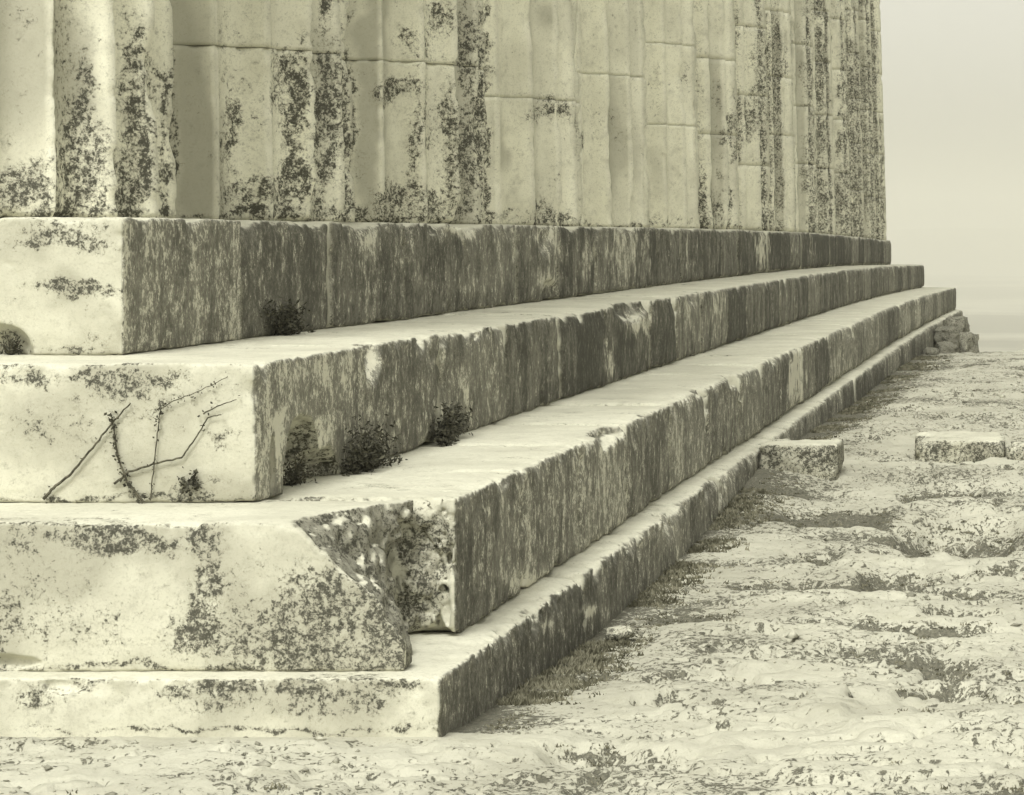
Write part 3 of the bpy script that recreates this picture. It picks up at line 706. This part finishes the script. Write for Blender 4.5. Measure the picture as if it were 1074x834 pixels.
pebble(742, 549, 22, 9, "small stone just in front of the rounded pale stone", 823, -.07)
pebble(578, 688, 22, 10, "small stone in the weeds near the platform corner", 824, -.06)

# ------------------------------------------------------------------ plants
def leaf_mesh(points, size, rs, flat=.5):
    V = []; F = []
    for p in points:
        d = Vector((rs.gauss(0, 1), rs.gauss(0, 1), rs.gauss(0, .8))).normalized()
        u = d.cross(Vector((rs.gauss(0, 1), rs.gauss(0, 1), rs.gauss(0, 1)))).normalized()
        l_ = size * rs.uniform(.6, 1.4); w = l_ * flat
        a = Vector(p); k = len(V)
        V += [a, a + d * l_ * .5 + u * w * .5, a + d * l_, a + d * l_ * .5 - u * w * .5]
        F.append((k, k + 1, k + 2, k + 3))
    return V, F
def tube(pts, r0, r1, seg=5):
    V = []; F = []; n = len(pts)
    for i, p in enumerate(pts):
        p = Vector(p); t = (Vector(pts[min(i + 1, n - 1)]) - Vector(pts[max(i - 1, 0)])).normalized()
        u = t.cross(Vector((.3, 1, .2))).normalized(); v = t.cross(u); r = r0 + (r1 - r0) * i / (n - 1)
        for k in range(seg):
            a = k / seg * 2 * math.pi; V.append(p + u * math.cos(a) * r + v * math.sin(a) * r)
        if i:
            for k in range(seg):
                a, b = (i - 1) * seg + k, (i - 1) * seg + (k + 1) % seg
                F.append((a, b, b + seg, a + seg))
    return V, F
def merge(L):
    V = []; F = []
    for v, f in L:
        k = len(V); V += list(v); F += [tuple(i + k for i in q) for q in f]
    return V, F
def bush(x, y, z, wx, wy, hh, n, label, seed, leaf=.027):
    rs = random.Random(seed)
    t = empty("wall_plant", (x, y, z)); tag(t, label, "plant", "bushes rooted in the step joints")
    stems = []; pts = []
    for k in range(14):
        ex = x + rs.uniform(-.6, .9) * wx * .8; ey = y + rs.uniform(-1, 1) * wy; ez = z + hh * rs.uniform(.1, 1.15) * (1 - .4 * abs(ey - y) / wy)
        mid_ = ((x + ex) / 2 + rs.uniform(-.01, .01), (y + ey) / 2, z + (ez - z) * .6)
        path = [(x, y, z - .01), mid_, (ex, ey, ez)]
        stems.append(tube(path, .004, .0015))
        for q in range(n // 14):
            f = rs.random() ** .6
            a = Vector(path[0]).lerp(Vector(path[1]), f * 2) if f < .5 else Vector(path[1]).lerp(Vector(path[2]), f * 2 - 1)
            sp = .19 * hh * (0.3 + f * .8)
            pts.append((a.x + rs.gauss(0, sp * .6), a.y + rs.gauss(0, sp), max(a.z + rs.gauss(0, sp * .7), z + .004)))
    V, F = merge(stems); mesh_obj("stem", V, F, STEM, t)
    V, F = leaf_mesh(pts[::2], leaf, rs, .36); mesh_obj("foliage", V, F, LEAF, t, smooth=False)
bush(-3.60, 13.55, ST[1] + .0, .06, .36, .17, 2000, "dark bush at the foot of the top step", 1)
bush(-2.87, 12.15, ST[2] + .0, .07, .36, .22, 2800, "larger dark bush at the foot of the second step, right of the hollow", 2)
bush(-2.87, 13.75, ST[2] + .0, .06, .46, .17, 2200, "low dark bush at the foot of the second step, farther back", 3)
bush(-2.98, 11.38, ST[2] + .0, .08, .16, .13, 1300, "small plant inside the hollow at the corner of the second step", 4, .016)
bush(-4.07, 11.33, ST[1] + .0, .05, .05, .08, 500, "tuft in the hole at the left edge of the picture", 5, .016)

# dry stems climbing the end face of the second step
def fpt(px, py, off=.008): 
    y = SY[1] - off; return ((px - PX0) * y / FPX, y, EYE - (py - PY0) * y / FPX)
def stem(pts, r, label, knots=0, kr=.012, seed=0):
    rs = random.Random(seed)
    path = []
    for i in range(len(pts) - 1):
        for k in range(6):
            f = k / 6; path.append((pts[i][0] * (1 - f) + pts[i + 1][0] * f + rs.uniform(-.6, .6), pts[i][1] * (1 - f) + pts[i + 1][1] * f + rs.uniform(-.6, .6)))
    path.append(pts[-1])
    P3 = [fpt(*p) for p in path]
    V, F = tube(P3, r, r * .45, 6)
    t = empty("dry_creeper", fpt(*pts[0])); tag(t, label, "plant", "dry creepers on the end face")
    mesh_obj("stem", V, F, STEM, t)
    if knots:
        L = []
        for k in range(knots):
            p = P3[rs.randrange(len(P3))]
            L.append((p[0] + rs.gauss(0, kr * .5), p[1] - abs(rs.gauss(0, .004)), p[2] + rs.gauss(0, kr)))
        V, F = leaf_mesh(L, kr, rs, .7); mesh_obj("foliage", V, F, LEAF, t, smooth=False)
stem([(46, 523), (58, 510), (75, 497), (97, 470), (117, 444), (137, 423)], .006, "long straight dry stem slanting up to the right from the joint", 8, seed=1)
stem([(150, 526), (133, 505), (124, 480), (119, 450), (116, 433)], .005, "knotty dark creeper rising near the middle of the end face", 150, .014, seed=2)
stem([(158, 525), (161, 490), (165, 455), (168, 430), (182, 420), (205, 412), (238, 396)], .0028, "thin dotted creeper curving over to the upper right", 90, .011, seed=3)
stem([(120, 508), (135, 495), (160, 487), (190, 480), (204, 462), (218, 438), (232, 435)], .0045, "dry stem with an elbow, crossing to the right", 10, seed=4)
stem([(188, 505), (196, 512), (203, 500), (207, 515)], .0035, "small bushy sprig by the base of the end face", 120, .016, seed=5)
stem([(213, 434), (228, 426), (248, 419)], .003, "short twig high on the right of the end face", 6, seed=6)

# weeds along the foot of the steps and in the cracks of the rock
def gz_at(x, y):
    return _sample(x, y)
def _sample(x, y):
    r = np.clip(np.round(np.log(y / 6.0) / math.log(1.0030)).astype(int), 0, GX.shape[0] - 1)
    c = np.clip(np.round((x / y - s[0]) / .00165).astype(int), 0, GX.shape[1] - 1)
    return GZ[r, c]
def weeds(name, xs, ys, hs, label, cat):
    zs = _sample(xs, ys); n = len(xs); V = []; F = []
    for k in range(n):
        for b in range(7):
            a = random.uniform(0, 6.28); l_ = hs[k] * random.uniform(.4, 1.2); w = .0022 + .0002 * ys[k]
            bx = xs[k] + random.gauss(0, .012); by = ys[k] + random.gauss(0, .012); q = random.uniform(.2, 1.0)
            tx = bx + math.cos(a) * l_ * q; ty = by + math.sin(a) * l_ * q
            i = len(V); z0 = zs[k] - .004
            V += [(bx - w, by, z0), (bx + w, by, z0), (tx, ty, z0 + l_)]
            F.append((i, i + 1, i + 2))
    tag(mesh_obj(name, V, F, WEED, smooth=False), label, cat, kind="stuff")
n = 7500
ys = 9.8 + (rng.random(n) ** 1.6) * 34; xs = -SX[3] + .01 + np.abs(rng.normal(0, .10, n)) * (.6 + ys / 25)
cl = fbm(xs * 0, ys * 2.0, xs * 0 + 6, 3); k = cl > .47
weeds("weeds", xs[k], ys[k], rng.uniform(.01, .032, k.sum()), "low dry weeds along the foot of the steps", "weeds")
n = 60000
ys = 8.3 + rng.random(n) ** 1.3 * 36; xs = rng.uniform(-.37, .02, n) * ys
ok = (xs > -SX[3] + .1) | (ys < 9.7)
r = np.clip(np.round(np.log(ys / 6.0) / math.log(1.0030)).astype(int), 0, GX.shape[0] - 1); c = np.clip(np.round((xs / ys - s[0]) / .00165).astype(int), 0, GX.shape[1] - 1)
ok &= dirt_shade[r, c] > .16
xs, ys = xs[ok][:5000], ys[ok][:5000]
weeds("rock_weeds", xs, ys, rng.uniform(.005, .015, len(xs)), "tiny dry weeds in the cracks of the bare rock", "weeds")

# gravel: small angular bits lying on the rock
n = 9000
ys = 8.3 + rng.random(n) ** 1.2 * 30; xs = rng.uniform(-.37, .02, n) * ys
ok = (xs > -SX[3] + .04) | (ys < 9.7)
cl = fbm(xs * 1.1, ys * 1.1, xs * 0 + 12, 3); ok &= cl > .46
xs, ys = xs[ok], ys[ok]; zs = _sample(xs, ys); n = len(xs)
oct_ = np.array([(1, 0, 0), (0, 1, 0), (-1, 0, 0), (0, -1, 0), (0, 0, 1), (0, 0, -1)], dtype=float)
of = np.array([(0, 1, 4), (1, 2, 4), (2, 3, 4), (3, 0, 4), (1, 0, 5), (2, 1, 5), (3, 2, 5), (0, 3, 5)])
sz = np.clip(rng.lognormal(-4.9, .55, n), .003, .035) * (.8 + ys / 60)
VV = oct_[None] * sz[:, None, None] * rng.uniform(.55, 1.25, (n, 6, 1)) * np.array([1.2, 1, .6]) + rng.normal(0, .15, (n, 6, 3)) * sz[:, None, None]
an_ = rng.uniform(0, 6.28, n); ca, sa = np.cos(an_)[:, None], np.sin(an_)[:, None]
VX = VV[:, :, 0] * ca - VV[:, :, 1] * sa; VY = VV[:, :, 0] * sa + VV[:, :, 1] * ca
VV = np.stack([VX + xs[:, None], VY + ys[:, None], VV[:, :, 2] + zs[:, None] + sz[:, None] * .2], -1).reshape(-1, 3)
FF = (of[None] + (np.arange(n) * 6)[:, None, None]).reshape(-1, 3)
GRAV = simple_mat("gravel", (0.22, 0.215, 0.17), (0.50, 0.49, 0.40), 9)
tag(mesh_obj("gravel", VV, FF, GRAV, smooth=False), "small stone chips scattered over the bare rock", "gravel", kind="stuff")
